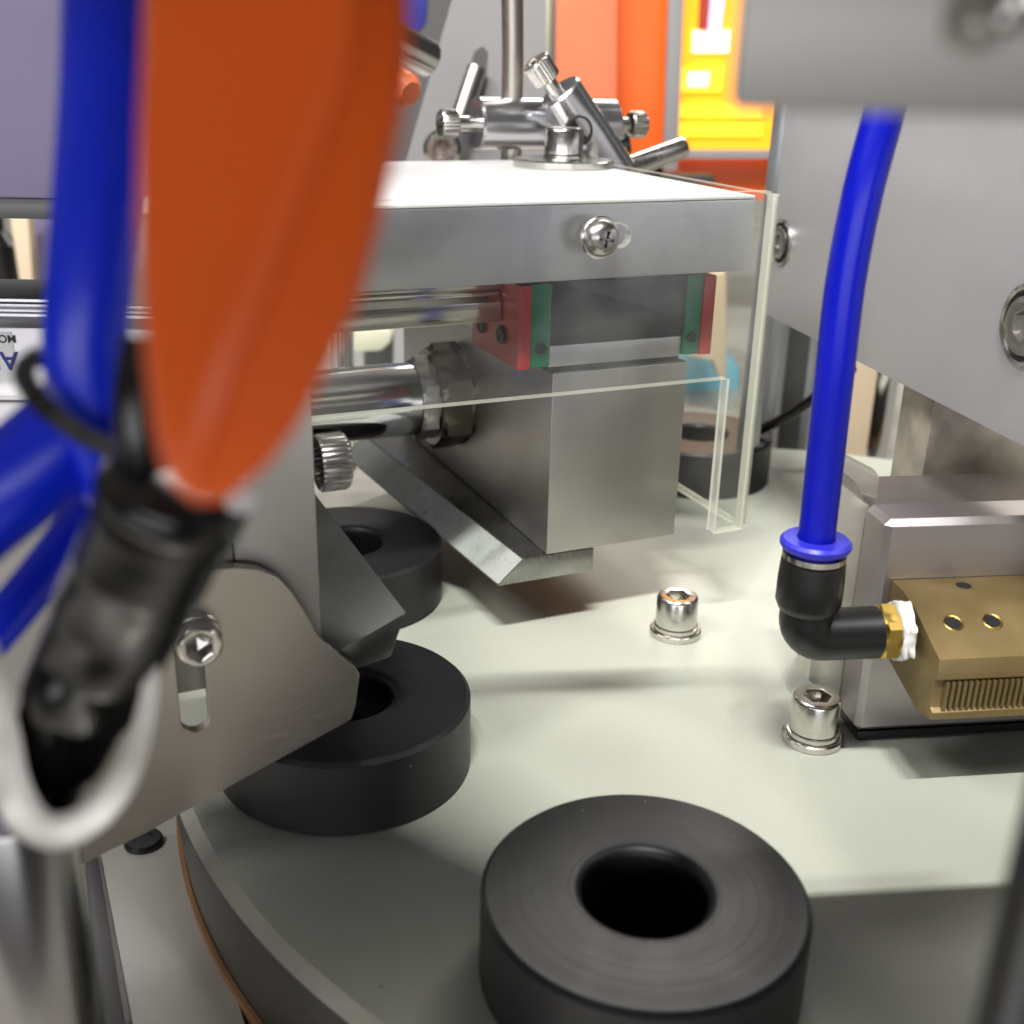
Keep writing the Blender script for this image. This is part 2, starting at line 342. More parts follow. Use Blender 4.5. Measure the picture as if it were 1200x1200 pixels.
# ---- the rings
def ring_profile():
    R = 22.; r = 8.4; h = 13.7; c = .7; pr = [(R-.5, 0), (R, .5), (R, h-c), (R-c, h)]
    f = 1.5
    for k in range(0, 7):
        a = math.pi/2*k/6; pr.append((r+f-f*math.sin(a), h-f+f*math.cos(a)))
    pr += [(r, .6), (r+.5, 0)]
    return pr
rg = thing('roller_ring', C0, 'thick matt black ring, nearest and largest in the photo, standing alone on the open plate', 'ring', 'black rings spaced round the turntable')
mb = MB(); mb.ringlathe(ring_profile(), C0, (0, 0, 1), 120); mb.build('ring_body', M['black'], rg, smooth=25)
mb = MB(); mb.lathe([(8.38, .9), (.01, .9)], C0, (0, 0, 1), 48, cap=False); mb.build('bore_shade_disc', M['black_mould'], rg, smooth=0)  # black disc added, stands for the unlit depth of the hole
ring_labels = [(-118, None), (-154, 'thick black ring tucked below the stainless bracket tip, second from the camera'),
               (-190, 'black ring partly hidden behind the dark wedge finger and under the zinc bar'),
               (-262, 'black ring farthest back, seen through the clear acrylic corner')]
for i, (a, lab) in enumerate(ring_labels):
    o = rg if i == 0 else copy_tree(rg)
    t = math.radians(a); o.location = Vector((C0[0]+110.4*math.cos(t), C0[1]+110.4*math.sin(t), .05))*MM
    o.rotation_euler = (0, 0, t)
    if lab: o['label'] = lab

# ---- socket head screws standing on the plate
def cap_screw(name, org, ax, label, cat, group, r=4.5, h=7.0, wr=5.6, wt=1.4, knl=False, mat_=None, sock=2.4, ref=None):
    ax = unit(ax); m_ = mat_ or M['bolt']
    t = thing(name, org, label, cat, group)
    if wr:
        mb = MB(); mb.lathe([(wr-.15, 0), (wr, .2), (wr, wt-.2), (wr-.25, wt), (.5, wt)], org, ax, 40, cap=False); mb.build('washer', m_, t)
        mb = MB(); mb.lathe([(r+.15, wt), (r+.35, wt+.3), (r+.3, wt+.9), (r-.1, wt+1.0)], org, ax, 40, cap=False); mb.build('spring_washer', m_, t)
        b0 = wt+1.0
    else: b0 = 0
    kf = knurl(34) if knl else None
    n = 136 if knl else 48
    pr = [(r-.3, b0), (r, b0+.3, kf), (r, b0+h-.7, kf), (r-.25, b0+h-.2), (r-.5, b0+h), (sock*1.22, b0+h), (sock*1.1, b0+h-.15, hexf), (sock*1.1, b0+h-3.2, hexf), (.02, b0+h-3.6)]
    mb = MB(); mb.lathe(pr, org, ax, n, cap=False, ref=ref); mb.build('screw_head', m_, t, smooth=30)
    return t
s1 = cap_screw('cap_screw', atz(791, 742, 0), (0, 0, 1), 'silver socket head screw with washer alone in the middle of the plate', 'screw', 'socket screws on the turntable')
c_ = copy_tree(s1); q = atz(951, 866, 0); c_.location = Vector(q)*MM; c_['label'] = 'silver socket head screw at the foot of the steel bar beside the box'

# ================================================================== SLIDE ASSEMBLY
F = SL
sb = thing('slide_block', F(11, 0, 13), 'bead-blasted grey aluminium sliding block with a mottled zinc bar beneath', 'slide block')
mb = MB(); mb.box(F, 11.2, 42.8, 0, 95, 18.55, 58.2); mb.build('block', M['bead'], sb, bevel=.35)
mb = MB(); P = [F(0, 0, 13), F(22.6, 0, 13), F(22.6, 0, 18.4), F(6.0, 0, 18.4)]
mb.hexa([P[0], P[1], P[2], P[3]], [p + F.v*94 - F.u*7 for p in P]); mb.build('wedge_bar', M['zinc_dark'], sb, bevel=.25)
mb = MB(); off = (-.006*5.4, .006*6)                      # the bare zinc face of the bar, a thin ground facing
nrm = unit(np.cross(F.v, P[3]-P[0])); nrm = nrm if nrm[2] > 0 else -nrm
A = [P[0]+nrm*.03+F.v*.35+(P[3]-P[0])*.05, P[3]+nrm*.03+F.v*.35-(P[3]-P[0])*.04]
mb.hexa([A[0], A[1], A[1]+F.v*93-F.u*6.95, A[0]+F.v*93-F.u*6.95], [a+nrm*.04 for a in (A[0], A[1], A[1]+F.v*93-F.u*6.95, A[0]+F.v*93-F.u*6.95)]); mb.build('bevel_facing', M['zinc'], sb, smooth=0)

# carriage of the linear guide
lc = thing('linear_carriage', F(26, 12, 59), 'black linear guide carriage with red and green ends on the grey block', 'guide carriage')
mb = MB(); mb.box(F, 10.6, 41.3, .9, 24, 59.3, 63.6); mb.build('steel_base', M['alu'], lc, bevel=.2)
mb = MB(); mb.box(F, 10.6, 41.3, .6, 24.2, 63.65, 76.6); mb.build('carriage_body', M['carriage'], lc, bevel=.4)
mb = MB(); mb.box(F, 10.7, 41.2, 1.5, 22, 58.25, 59.25); mb.build('spacer', M['shade'], lc, smooth=0)
for a0, a1 in ((6.2, 10.5), (41.4, 45.2)):
    mb = MB(); mb.box(F, a0, a1, .2, 24.4, 59.6, 76.3); g = mb.build('green_seal', M['green'], lc, bevel=.3)
    mb = MB(); mb.lathe([(1.15, 0), (1.15, .3), (.8, .5), (.01, .45)], F((a0+a1)/2, .15, 63.4), -F.v, 20, cap=False); mb.build('seal_bolt', M['shadow_steel'], g)
for a0, a1 in ((3.4, 6.15), (45.25, 48.2)):
    mb = MB(); mb.box(F, a0, a1, -.1, 24.8, 59.4, 76.1); e = mb.build('red_end_cap', M['red'], lc, bevel=.4)
    s = -1 if a0 < 20 else 1; aa = a0 if s < 0 else a1
    for b in (7.6, 18.5):
        mb = MB(); mb.lathe([(1.9, 0), (1.9, .7), (1.5, .9), (.01, .5)], F(aa, b, 65), F.u*s, 24, cap=False); mb.build('cap_bolt', M['shadow_steel'], e)
rl = MB(); P = [F(-52, 8, 77.6), F(-52, 8, 74.5), F(-52, 9, 73.6), F(-52, 9, 72.8), F(-52, 8, 71.6), F(-52, 8, 67.6), F(-52, 20, 67.6), F(-52, 20, 77.6)]
rl.prism(P, F.u*55); tag(rl.build('guide_rail', M['pol'], bevel=.15), 'polished steel guide rail under the white topped plate, left of the carriage', 'guide rail')

# piston rod with its lock nut
q = F.loc(F.pxu(536, 462, 11.2)); rb, rz = q[1], q[2]
pr_ = thing('piston_rod', F(11, rb, rz), 'chromed piston rod with a big bronzed hex nut against the block', 'piston rod')
mb = MB(); mb.lathe([(8.6, 0), (8.6, 3), (8.8, 3.2), (8.8, 120)], F(3.2, rb, rz), -F.u, 48); mb.build('rod', M['chrome'], pr_)
mb = MB(); mb.lathe([(12.2, 0), (13.4, .6, hexf), (13.4, 6.6, hexf), (11.6, 7.6), (9.0, 7.6)], F(11.15, rb, rz), -F.u, 48, cap=False); mb.build('lock_nut', M['nut'], pr_, smooth=25)
mb = MB(); mb.lathe([(9.4, 0), (10.6, .3, hexf), (10.6, 3.6, hexf), (9.2, 4.2)], F(3.5, rb, rz), -F.u, 48, cap=False); mb.build('thin_nut', M['dark_bolt'], pr_, smooth=25)

# covered plate on top
tp = thing('top_plate', F(0, 20, 78), 'flat plate with a white top and a silver front band above the block', 'plate')
mb = MB(); mb.box(F, -71, 50.5, -8, 78, 78.2, 92.2); mb.build('plate_body', M['alu'], tp, bevel=.4)
mb = MB(); mb.box(F, -71, 50.3, -7.8, 77.8, 92.25, 92.9); mb.build('white_sheet', M['top'], tp, bevel=.2)

# acrylic guard: front sheet with a leg at the corner, bent round to the right side
ac = thing('acrylic_guard', F(50, -10, 23), 'clear bent acrylic guard over the slide with a long corner leg', 'guard')
b0, b1 = -11.4, -9.0
sx, sz = 14.0, 86.6
outer = [F(a, b0, z) for a, z in ((-73, 57.0), (45.4, 57.0), (45.4, 23.0), (52.2, 23.0), (52.2, 92.6), (51.4, 94.0), (-73, 94.0))]
slot = stadium(F(sx+2.3, b0, sz), V(0, 0, 1), F.u, 2.3, 2.3)
mb = MB(); mb.sheet(outer, [slot], F.v*(b1-b0)); mb.build('front_sheet', M['acrylic'], ac, smooth=0, edge_mat=M['acrylic_edge'], thin=F.v)
mb = MB(); mb.sheet([F(52.3, b, z) for b, z in ((-9.0, 23.0), (70, 23.0), (70, 93.2), (-9.0, 93.2))], [], F.u*2.4); mb.build('side_sheet', M['acrylic'], ac, smooth=0, edge_mat=M['acrylic_edge'], thin=F.u)
mb = MB(); prof = []                                     # the bent corner
for k in range(7):
    a = -math.pi/2+math.pi/2*k/6; prof.append((52.3+2.4*math.cos(a), -9.0+2.4*math.sin(a)))
lo = [F(a, b, 23.0) for a, b in prof]+[F(52.3, -9.0, 23.0)]
mb.prism(lo, V(0, 0, 70.2)); mb.build('bent_corner', M['acrylic'], ac, smooth=30, edge_mat=M['acrylic_edge'], thin=V(F.u[0]-F.v[0], F.u[1]-F.v[1], 0))
for nm, pts in (('edge_glint', [F(45.4, b0-.1, 23), F(45.4, b0-.1, 57)]), ('edge_glint', [F(54.6, -8.7, 23), F(54.6, -8.7, 93)]), ('edge_glint', [F(45.4, b1, 23), F(45.4, b1, 57)]), ('edge_glint', [F(52.3, b0, 23), F(52.3, b0, 93)]),
                ('edge_glint', [F(45.4, b0, 23), F(52.6, b0, 23), F(54.5, -9, 23), F(54.5, 60, 23)]), ('edge_glint', [F(52.3, -8, 23), F(52.3, 60, 23)])):
    mb = MB(); mb.tube(pts, .3, 8); mb.build(nm, M['acrylic_edge'], ac)  # pale tubes added as the bright lines of light along the edges

# cross head screw through the guard
ph = thing('cross_head_screw', F(sx, b0, sz), 'dark pan head cross screw through the slot of the clear guard', 'screw')
mb = MB(); mb.lathe([(3.9, 0), (3.9, .7), (3.7, .9), (2, .9)], F(sx, b0-.05, sz), -F.v, 32, cap=False); mb.build('washer', M['bolt'], ph)
pr = [(3.35, .9), (3.35, 1.5), (3.1, 2.2), (2.5, 2.9), (1.75, 3.25), (1.5, 3.3, crossf), (1.35, 1.9, crossf), (.02, 1.7)]
mb = MB(); mb.lathe(pr, F(sx, b0-.05, sz), -F.v, 64, cap=False, ref=F.u+V(0, 0, .35)); mb.build('screw_head', M['dark_bolt'], ph, smooth=28)

# ---- rod clamps on top of the plate
wc = F(40.3, 58.5, 92.95)
cap_screw('clamp_screw', wc, (0, 0, 1), 'stainless socket screw on a wide washer on the white plate top', 'screw', None, r=4.7, h=6.2, wr=12.2, wt=1.7)
rc = thing('rod_clamp', F(47, 85, 95), 'round aluminium cross clamp lying level behind the washer, screwed at both ends', 'clamp')
L_ = F.px(557, 145, 85); R__ = F.px(718, 146, 85); ax = unit(R__-L_); ln = np.linalg.norm(R__-L_)
mb = MB(); mb.lathe([(6.0, 0), (6.6, .5), (6.6, ln-.5), (6.0, ln)], L_, ax, 48); mb.build('clamp_body', M['satin'], rc)
for P0, s in ((L_, -1), (R__, 1)):
    mb = MB(); mb.lathe([(1.9, 0), (1.9, 5.2)], P0, ax*s, 20); mb.build('screw_shank', M['bolt'], rc)
    mb = MB(); kf = knurl(30); mb.lathe([(3.1, 5.2), (3.5, 5.5, kf), (3.5, 9.2, kf), (3.1, 9.6), (1.7, 9.6), (1.6, 9.5, hexf), (1.6, 7.6, hexf), (.02, 7.4)], P0, ax*s, 90, cap=False); mb.build('screw_head', M['bolt'], rc)
# tilted clamp
T0 = F.px(655, 106, 74); T1 = F.px(722, 205, 74); ax = unit(T1-T0); ln = np.linalg.norm(T1-T0)
tc = thing('rod_clamp', T0, 'shorter aluminium cross clamp leaning steeply in front of the level one', 'clamp')
mb = MB(); mb.lathe([(5.2, 0), (5.7, .5), (5.7, ln-.5), (5.2, ln)], T0, ax, 48); mb.build('clamp_body', M['satin'], tc)
hq = F.px(667, 152, 74) - F.v*5.6
mb = MB(); mb.lathe([(3.7, -1.0), (3.7, .35), (3.2, .55), (3.1, -.5), (.02, -.6)], hq, -F.v, 32, cap=False); mb.build('bore_shade', M['shadow_steel'], tc)
b0q = F.px(660, 122, 74); b1q = F.px(634, 82, 74); ax2 = unit(b1q-b0q); l2 = np.linalg.norm(b1q-b0q)
mb = MB(); mb.lathe([(1.9, 0), (1.9, l2-3)], b0q, ax2, 20); mb.build('screw_shank', M['bolt'], tc)
mb = MB(); kf = knurl(30); mb.lathe([(3.1, l2-3), (3.6, l2-2.7, kf), (3.6, l2+2.3, kf), (3.2, l2+2.7), (1.8, l2+2.7), (1.7, l2+2.5, hexf), (1.7, l2+.4, hexf), (.02, l2+.3)], b0q, ax2, 90, cap=False); mb.build('screw_head', M['bolt'], tc)
mb = MB(); mb.tube([F.px(600, -60, 85), F.px(601, 60, 85), F.px(599, 200, 85)], 2.75, 24); tag(mb.build('support_rod', M['steel']), 'thin upright steel rod passing through the level clamp', 'rod')
D0 = F.px(668, 222, 84); D1 = F.px(802, 172, 84); ax = unit(D1-D0); ln = np.linalg.norm(D1-D0)
mb = MB(); mb.lathe([(3.0, 0), (3.0, ln-.8), (2.6, ln), (1.9, ln), (1.8, ln-1.6), (.02, ln-1.6)], D0, ax, 32, cap=False); tag(mb.build('slanting_rod', M['bolt']), 'short steel rod slanting up to the right behind the white plate', 'rod')
q = F.px(724, 170, 92); mb = MB(); mb.lathe([(2.6, 0), (3.0, .4), (3.0, 3), (2.6, 3.4)], q, unit(F.u+V(0, -.4, .2)), 24); tag(mb.build('small_knob', M['shade']), 'small dark round knob just right of the leaning clamp', 'knob')

# ================================================================== LEFT STATION
P4 = atz(420, 783, 26); G = Frame(P4, 24)
def gp(x, y, b=0): return G.px(x, y, b)
fg = MB(); pts = [gp(366, 780), gp(476, 718), gp(458, 770), gp(420, 783), gp(370, 800)]
fg.prism(pts, G.v*58); tag(fg.build('wedge_finger', M['finger'], bevel=.25), 'dark ground steel wedge finger right of the upright plate, over a black ring', 'finger')
# the upright plate (two plates butted at a seam)
up = thing('upright_plate', gp(330, 900), 'grey upright aluminium plate behind the orange lever and bracket', 'plate')
zt = gp(372, 430)[2]; a_r = G.loc(gp(372, 620))[0]; a_s = G.loc(gp(274, 640))[0]
mb = MB(); mb.box(G, a_s+.12, a_r, .3, 13, 24, zt); mb.build('plate', M['alu_front'], up, bevel=.3)
mb = MB(); mb.box(G, a_s-34, a_s-.12, .35, 13, 27, zt-10); mb.build('plate', M['alu_front'], up, bevel=.3)
# knurled screw on the plate's right side
q = gp(374, 543, 7)
cap_screw('knurled_screw', q-G.u*.3, G.u, 'knurled grey socket screw sticking out of the upright plate edge', 'screw', None, r=4.5, h=4.6, wr=0, knl=True, mat_=M['dark_bolt'])
# slotted stainless bracket
bz = -2.9
out_px = [(52, 985), (60, 1031), (170, 977), (300, 905), (402, 849), (412, 843), (417, 828), (421, 790), (416, 782), (384, 757), (372, 745), (360, 722), (343, 696), (326, 678), (302, 667), (275, 665), (248, 668), (228, 679), (215, 692), (190, 745), (150, 830)]
outer = [G.px(x, y, bz) for x, y in out_px]
e2 = V(0, 0, 1); cs = G.px(225, 800, bz); hl = np.linalg.norm(G.px(225, 842, bz)-G.px(227, 752, bz))/2; rr = np.linalg.norm(G.px(242, 842, bz)-G.px(209, 842, bz))/2
mb = MB(); mb.sheet(outer, [stadium(cs, G.u, e2, hl, rr)], G.v*1.9)
tag(mb.build('slotted_bracket', M['steel'], bevel=.12, seg=1, smooth=30), 'brushed stainless sheet bracket with a rounded top and one upright slot', 'bracket')
cap_screw('bracket_screw', G.px(229, 744, bz)-G.v*.05, -G.v+V(0, 0, .0), 'socket head screw with washer at the top of the bracket slot', 'screw', None, r=3.25, h=2.9, wr=3.7, wt=.5, sock=1.75, mat_=M['bolt'])

# ---- foreground, out of focus: orange lever, tubes, black connector, holder
rows = [(-75, 176, 482, .47), (0, 168, 480, .42), (80, 165, 482, .36), (150, 162, 470, .27), (250, 161, 450, .12), (350, 164, 424, -.05), (430, 170, 386, -.2), (500, 178, 350, -.32), (540, 188, 320, -.4), (568, 203, 288, -.4), (588, 226, 264, -.4)]
vs = []; fs = []; W0 = 57.
for (y, xl, xr, rt) in rows:
    c = (xl+xr)/2; h = (xr-xl)/2; sc = min(1, h/110)
    prof = [(-1, 0), (-.93, -1.0), (-.78, -1.5), (rt-.17, -2.5), (rt-.12, -3.1), (rt+.16, -3.1), (rt+.21, -2.4), (.9, -1.0), (1, 0), (.9, 1.6), (0, 3), (-.9, 1.6)]
    for t, d in prof: vs.append(atd(c+h*t, y, W0+d*sc))
n = 12
for i in range(len(rows)-1):
    for k in range(n): fs.append((i*n+k, i*n+(k+1) % n, (i+1)*n+(k+1) % n, (i+1)*n+k))
fs += [tuple(range(n)), tuple((len(rows)-1)*n+k for k in range(n))]
mb = MB(); mb.add(vs, fs); tag(mb.build('orange_lever', M['orange'], bevel=.25, lim=20, smooth=40), 'big blurred orange plastic lever with a raised rib, hanging in front', 'lever')
def pathd(L): return [atd(x, y, w) for x, y, w in L]
mb = MB(); mb.tube(spline([V(58, 46, 131.5), V(57, 78, 146), V(46, 108, 154), V(20, 123, 159), V(-10, 119, 158), V(-28, 106, 145)] + pathd([(124, -62, 89.2), (123, -40, 89), (120, 100, 88), (113, 220, 87), (105, 330, 87), (100, 420, 88), (118, 500, 90), (150, 580, 93)])), 3.15, 28)  # unseen overhead loop added to cast a soft streak on the plate
tag(mb.build('air_tube', M['blue_near']), 'thick blurred blue air tube hanging left of the orange lever', 'tube', 'blue air tubes')
mb = MB(); mb.tube(spline(pathd([(-120, 680, 92), (-40, 610, 91), (40, 545, 91), (105, 485, 92.5), (140, 440, 97)])), 4.1, 28)
tag(mb.build('air_tube', M['blue_near']), 'blurred blue air tube entering from the left edge below the label', 'tube', 'blue air tubes')
mb = MB(); mb.tube(spline(pathd([(190, 480, 112), (120, 575, 110), (70, 645, 108), (15, 715, 106), (-60, 800, 104)])), 2.1, 20)
tag(mb.build('air_tube', M['blue_near']), 'thin blue air tube running down left behind the black connector', 'tube', 'blue air tubes')
bc = thing('cable_connector', atd(90, 840, 84), 'blurred black rubber cable connector below the orange lever', 'connector')
A0 = atd(212, 566, 82); A1 = atd(66, 880, 92); ax = unit(A1-A0); ln = np.linalg.norm(A1-A0)
rj = random.Random(3); pr = [(2.4, -.8), (4.6, -.3)]
def wrinkle(h, ph): return lambda t: 1+.014*math.sin(2*t+ph+h*.5)+.010*math.sin(5*t-ph*2+h*.9)
hh = .6; k = 0
while hh < ln-1.2:                          # overlapping turns of tape round the bundle
    f = hh/ln; base = 5.15-1.1*f-(.9*max(0, f-.7)/.3)
    st = 3.6+rj.random()*2.0; ph = rj.random()*6
    pr += [(base+.10, hh, wrinkle(k, ph)), (base+.10, hh+st*.7, wrinkle(k+.4, ph)), (base-.02, hh+st*.96, wrinkle(k+.6, ph))]
    hh += st; k += 1
pr += [(2.6, ln)]
mb = MB(); mb.lathe(pr, A0, ax, 56); mb.build('connector_body', M['hose'], bc, smooth=60)
mb = MB(); mb.ringlathe([(5.3, 0), (5.5, .3), (5.5, 1.5), (5.3, 1.8), (4.6, 1.8), (4.6, 0)], A0+ax*.8, ax, 40); mb.build('flange', M['hose'], bc)
mb = MB(); mb.tube(spline(pathd([(172, 400, 80), (162, 470, 80), (168, 540, 81), (190, 590, 83)])), 1.7, 18); mb.build('lead', M['hose'], bc)
mb = MB(); q = atd(283, 586, 78); mb.lathe([(.9, 0), (1.15, .25), (1.15, 1.5), (.8, 1.8)], q, ray(120, -60), 20); mb.build('latch_pin', M['paper'], bc)
mb = MB(); mb.tube(spline(pathd([(66, 880, 92), (50, 915, 94), (40, 940, 95)])), 3.3, 24); mb.build('cable', M['hose'], bc)
# cable tie round the blue bundle
tie = spline(pathd([(36, 418, 88), (28, 440, 86), (48, 472, 84), (90, 505, 84), (140, 530, 84.5), (178, 540, 86), (196, 525, 92), (150, 480, 97), (70, 430, 94), (40, 416, 89.5)]), 8)
vs = []; fs = []
for i, p in enumerate(tie):
    t = unit(tie[min(i+1, len(tie)-1)]-tie[max(i-1, 0)]); e1 = unit(np.cross(t, CF)); e2 = np.cross(t, e1)
    for a, b in ((-.75, -.3), (.75, -.3), (.75, .3), (-.75, .3)): vs.append(p+e1*a+e2*b)
for i in range(len(tie)-1):
    for k in range(4): fs.append((i*4+k, i*4+(k+1) % 4, i*4+4+(k+1) % 4, i*4+4+k))
fs += [(0, 1, 2, 3), tuple(len(vs)-4+k for k in range(4))]
mb = MB(); mb.add(vs, fs); tag(mb.build('cable_tie', M['black_mould'], smooth=30), 'black cable tie strapped round the blue tubes and connector', 'cable tie')
# folded holder strip under the connector
hp = spline([V(x, y, 0) for x, y in ((-40, 690), (0, 762), (22, 850), (36, 915), (62, 952), (105, 935), (140, 888), (160, 830), (172, 770))], 8)
vs = []; fs = []
for i, p in enumerate(hp):
    t = unit(hp[min(i+1, len(hp)-1)]-hp[max(i-1, 0)]); nx, ny = t[1], -t[0]
    for sgn, wd in ((0, 86), (1, 86), (1, 96), (0, 95)):
        th = (48-32*max(0, i/(len(hp)-1)-.45)/.55)*(1 if sgn else 0)
        vs.append(atd(p[0]-nx*th, p[1]-ny*th, wd))
for i in range(len(hp)-1):
    for k in range(4): fs.append((i*4+k, i*4+(k+1) % 4, i*4+4+(k+1) % 4, i*4+4+k))
fs += [(0, 1, 2, 3), tuple(len(vs)-4+k for k in range(4))]
mb = MB(); mb.add(vs, fs); tag(mb.build('holder_strip', M['holder'], bevel=.08, smooth=25), 'curved shiny steel holder strip cupping the black connector', 'holder')
q = atd(18, 970, 112); mb = MB(); mb.lathe([(5.3, 0), (5.6, .5), (5.6, q[2]+24)], V(q[0], q[1], q[2]+3), (0, 0, -1), 40); tag(mb.build('chrome_post', M['postchrome']), 'upright chrome post in the bottom left corner', 'post')
mb = MB(); mb.tube([atd(1258, 880, 66), atd(1222, 1040, 64), atd(1182, 1230, 62)], 2.0, 24); tag(mb.build('dark_cable', M['shade']), 'blurred dark grey cable at the bottom right edge', 'cable')

# ================================================================== RIGHT STATION
F = RT
bx = thing('steel_box', F(30, 10, 2), 'polished steel box with chamfered edges standing over the turntable at right', 'box')
mb = MB(); mb.box(F, -.3, 75, 0, 9.2, 2.2, 44.4); mb.build('front_plate', M['boxsteel'], bx, bevel=1.1, seg=1, smooth=0)
mb = MB(); mb.box(F, 1.0, 75, 9.3, 34, .9, 40.2); mb.build('box_body', M['boxsteel'], bx, bevel=.3)
mb = MB(); mb.box(F, .6, 75, .6, 30, .35, 2.0); mb.build('gap_shade', M['black_mould'], bx, smooth=0)  # black slab paints the dark gap under the hovering box
# bar with sloping ridged top
br = MB()
P = [F(-6.9, 9.4, 8.5), F(-3.0, 9.4, 2.6), F(.85, 9.4, 1.2), F(.85, 9.4, 42.8), F(-3.2, 9.4, 52.0), F(-6.2, 9.4, 50.0)]
pb = thing('steel_bar', F(-3, 12, 2), 'dull upright steel bar with a ridged slanting top behind the blue tube', 'bar')
mb = MB(); z0, z1 = 3.4, 43
mb.hexa([F(-6.6, 9.3, 8.5), F(.5, 9.3, 1.6), F(.5, 16, 1.6), F(-6.6, 16, 8.5)], [F(-6.6, 9.3, 49.0), F(.5, 9.3, 43.6), F(.5, 16, 45.4), F(-6.6, 16, 51.0)]); mb.build('bar_body', M['post_olive'], pb, bevel=.2)
mb = MB()
for k in range(15):
    t = k/15*.94+.03
    a = -6.6+7.1*t; zz = 49.0-5.4*t
    p0 = F(a, 9.35, zz+.03); p1 = F(a, 15.9, zz+1.95)
    d = unit(V(*(F.u*7.1)) + V(0, 0, -5.4)); nn = V(0, 0, 1)
    mb.hexa([p0, p0+d*.3, p1+d*.3, p1], [p0+nn*.16, p0+d*.3+nn*.16, p1+d*.3+nn*.16, p1+nn*.16])
mb.build('ridges', M['bolt'], pb, smooth=0, kind='stuff')
mb = MB(); mb.hexa([F(-6.4, 16.1, 46), F(5.4, 16.1, 42), F(5.4, 19.5, 42), F(-6.4, 19.5, 46)], [F(-6.4, 16.1, 52.6), F(5.4, 16.1, 46.4), F(5.4, 19.5, 47.2), F(-6.4, 19.5, 53.2)]); mb.build('lip', M['post_olive'], pb, bevel=.7)
# steel plate with a painted reflection, behind the box
q = F.loc(atz(1078, 573, 34)); sp = MB(); sp.box(F, q[0], 110, q[1], q[1]+14, 30, 72); tag(sp.build('steel_plate', M['mirror'], bevel=.3), 'warm grey steel plate with painted dark reflections behind the box', 'plate')
# brass air knife
bn = thing('brass_nozzle', F(30, -10, 15), 'long tarnished brass air nozzle with a comb of slots on the box front', 'nozzle')
q = [(-.15, 33.4), (-4.9, 33.4), (-9.5, 32.4), (-19.6, 28.2), (-20.2, 24.6), (-19.2, 24.2), (-19.4, 19.2), (-20.4, 18.7), (-20.2, 17.2), (-15.2, 16.2), (-.15, 20.2)]
mb = MB(); mb.prism([F(2.0, b, z) for b, z in q], F.u*80); mb.build('nozzle_body', M['brass'], bn, bevel=.3, smooth=25)
mb = MB()
for k in range(52):
    a = 3.6+k*1.02; mb.box(F, a, a+.55, -20.4, -19.0, 19.15, 24.2)
mb.build('comb_teeth', M['brass'], bn, smooth=0, kind='stuff')
def on_slope(a, t):                        # the sloping top face
    return F(a, -9.5-10.1*t, 32.4-4.2*t)
sn = unit(np.cross(F.u, on_slope(0, 1)-on_slope(0, 0))); sn = sn if sn[2] > 0 else -sn
for px, py in ((1117, 730), (1163, 728)):
    dq = ray(px, py); p0 = on_slope(0, 0); hq = CO+dq*(((p0-CO)@sn)/(dq@sn))
    mb = MB(); mb.ringlathe([(1.35, .02), (1.6, .12), (1.75, .02), (1.5, -.2)], hq, sn, 28); rm = mb.build('hole_rim', M['brass_bright'], bn)
    mb = MB(); mb.lathe([(1.4, .03), (.01, .02)], hq, sn, 24, cap=False); mb.build('bore_shade', M['shadow_steel'], rm)  # flat dark disc, the hole's shade put into colour
hq = F(13.6, -3.6, 33.42); mb = MB(); mb.lathe([(1.35, .03), (.01, .02)], hq, (0, 0, 1), 24, cap=False); mb.build('bore_shade', M['shadow_steel'], bn)
# elbow fitting
ef = thing('elbow_fitting', F(-15, -10, 29), 'black push-in elbow fitting on the end of the brass nozzle', 'fitting')
ez = 28.6; ea = -17.3; eb = -10.2
mb = MB(); mb.lathe([(4.5, 0), (5.15, .35), (5.35, 3.6), (5.35, 7.6), (4.8, 8.9), (4.5, 9.1)], F(ea, eb, ez+14.0), (0, 0, -1), 44); mb.build('socket', M['black_mould'], ef)
path = [F(ea, eb, ez+5.2)]
for k in range(9):
    t = math.pi/2*k/8; path.append(F(ea+3.2-3.2*math.cos(t), eb, ez+3.2-3.2*math.sin(t)))
path.append(F(ea+12.6, eb, ez)); mb = MB(); mb.tube(path, 4.4, 32); mb.build('elbow', M['black_mould'], ef)
mb = MB(); mb.lathe([(4.2, 0), (5.1, .15), (5.1, 1.1), (4.2, 1.2)], F(ea, eb, ez+14.0), (0, 0, 1), 44); mb.build('metal_ring', M['bolt'], ef)
mb = MB(); mb.lathe([(4.0, 0), (4.0, 1.2), (5.4, 1.3), (5.7, 1.8), (5.7, 2.4), (5.2, 2.9), (3.1, 3.0)], F(ea, eb, ez+14.6), (0, 0, 1), 48, cap=False); mb.build('release_collar', M['blue_cap'], ef)
mb = MB(); mb.lathe([(4.4, 0), (5.2, .3, hexf), (5.2, 2.5, hexf), (4.4, 2.9)], F(ea+12.5, eb, ez), F.u, 48); mb.build('brass_hex', M['brass_bright'], ef, smooth=25)
wob = lambda t: 1+.07*math.sin(3*t+1)+.07*math.sin(7*t)+.05*math.sin(13*t)
wob2 = lambda t: 1+.07*math.sin(2*t+2)+.05*math.sin(5*t+1)
mb = MB(); mb.lathe([(3.2, 0), (4.6, .2, wob2), (5.0, .8, wob), (4.75, 1.5, wob2), (4.9, 2.2, wob), (3.5, 2.9, wob2)], F(ea+15.3, eb, ez+.2), F.u, 60); mb.build('thread_tape', M['tape'], ef, smooth=60)
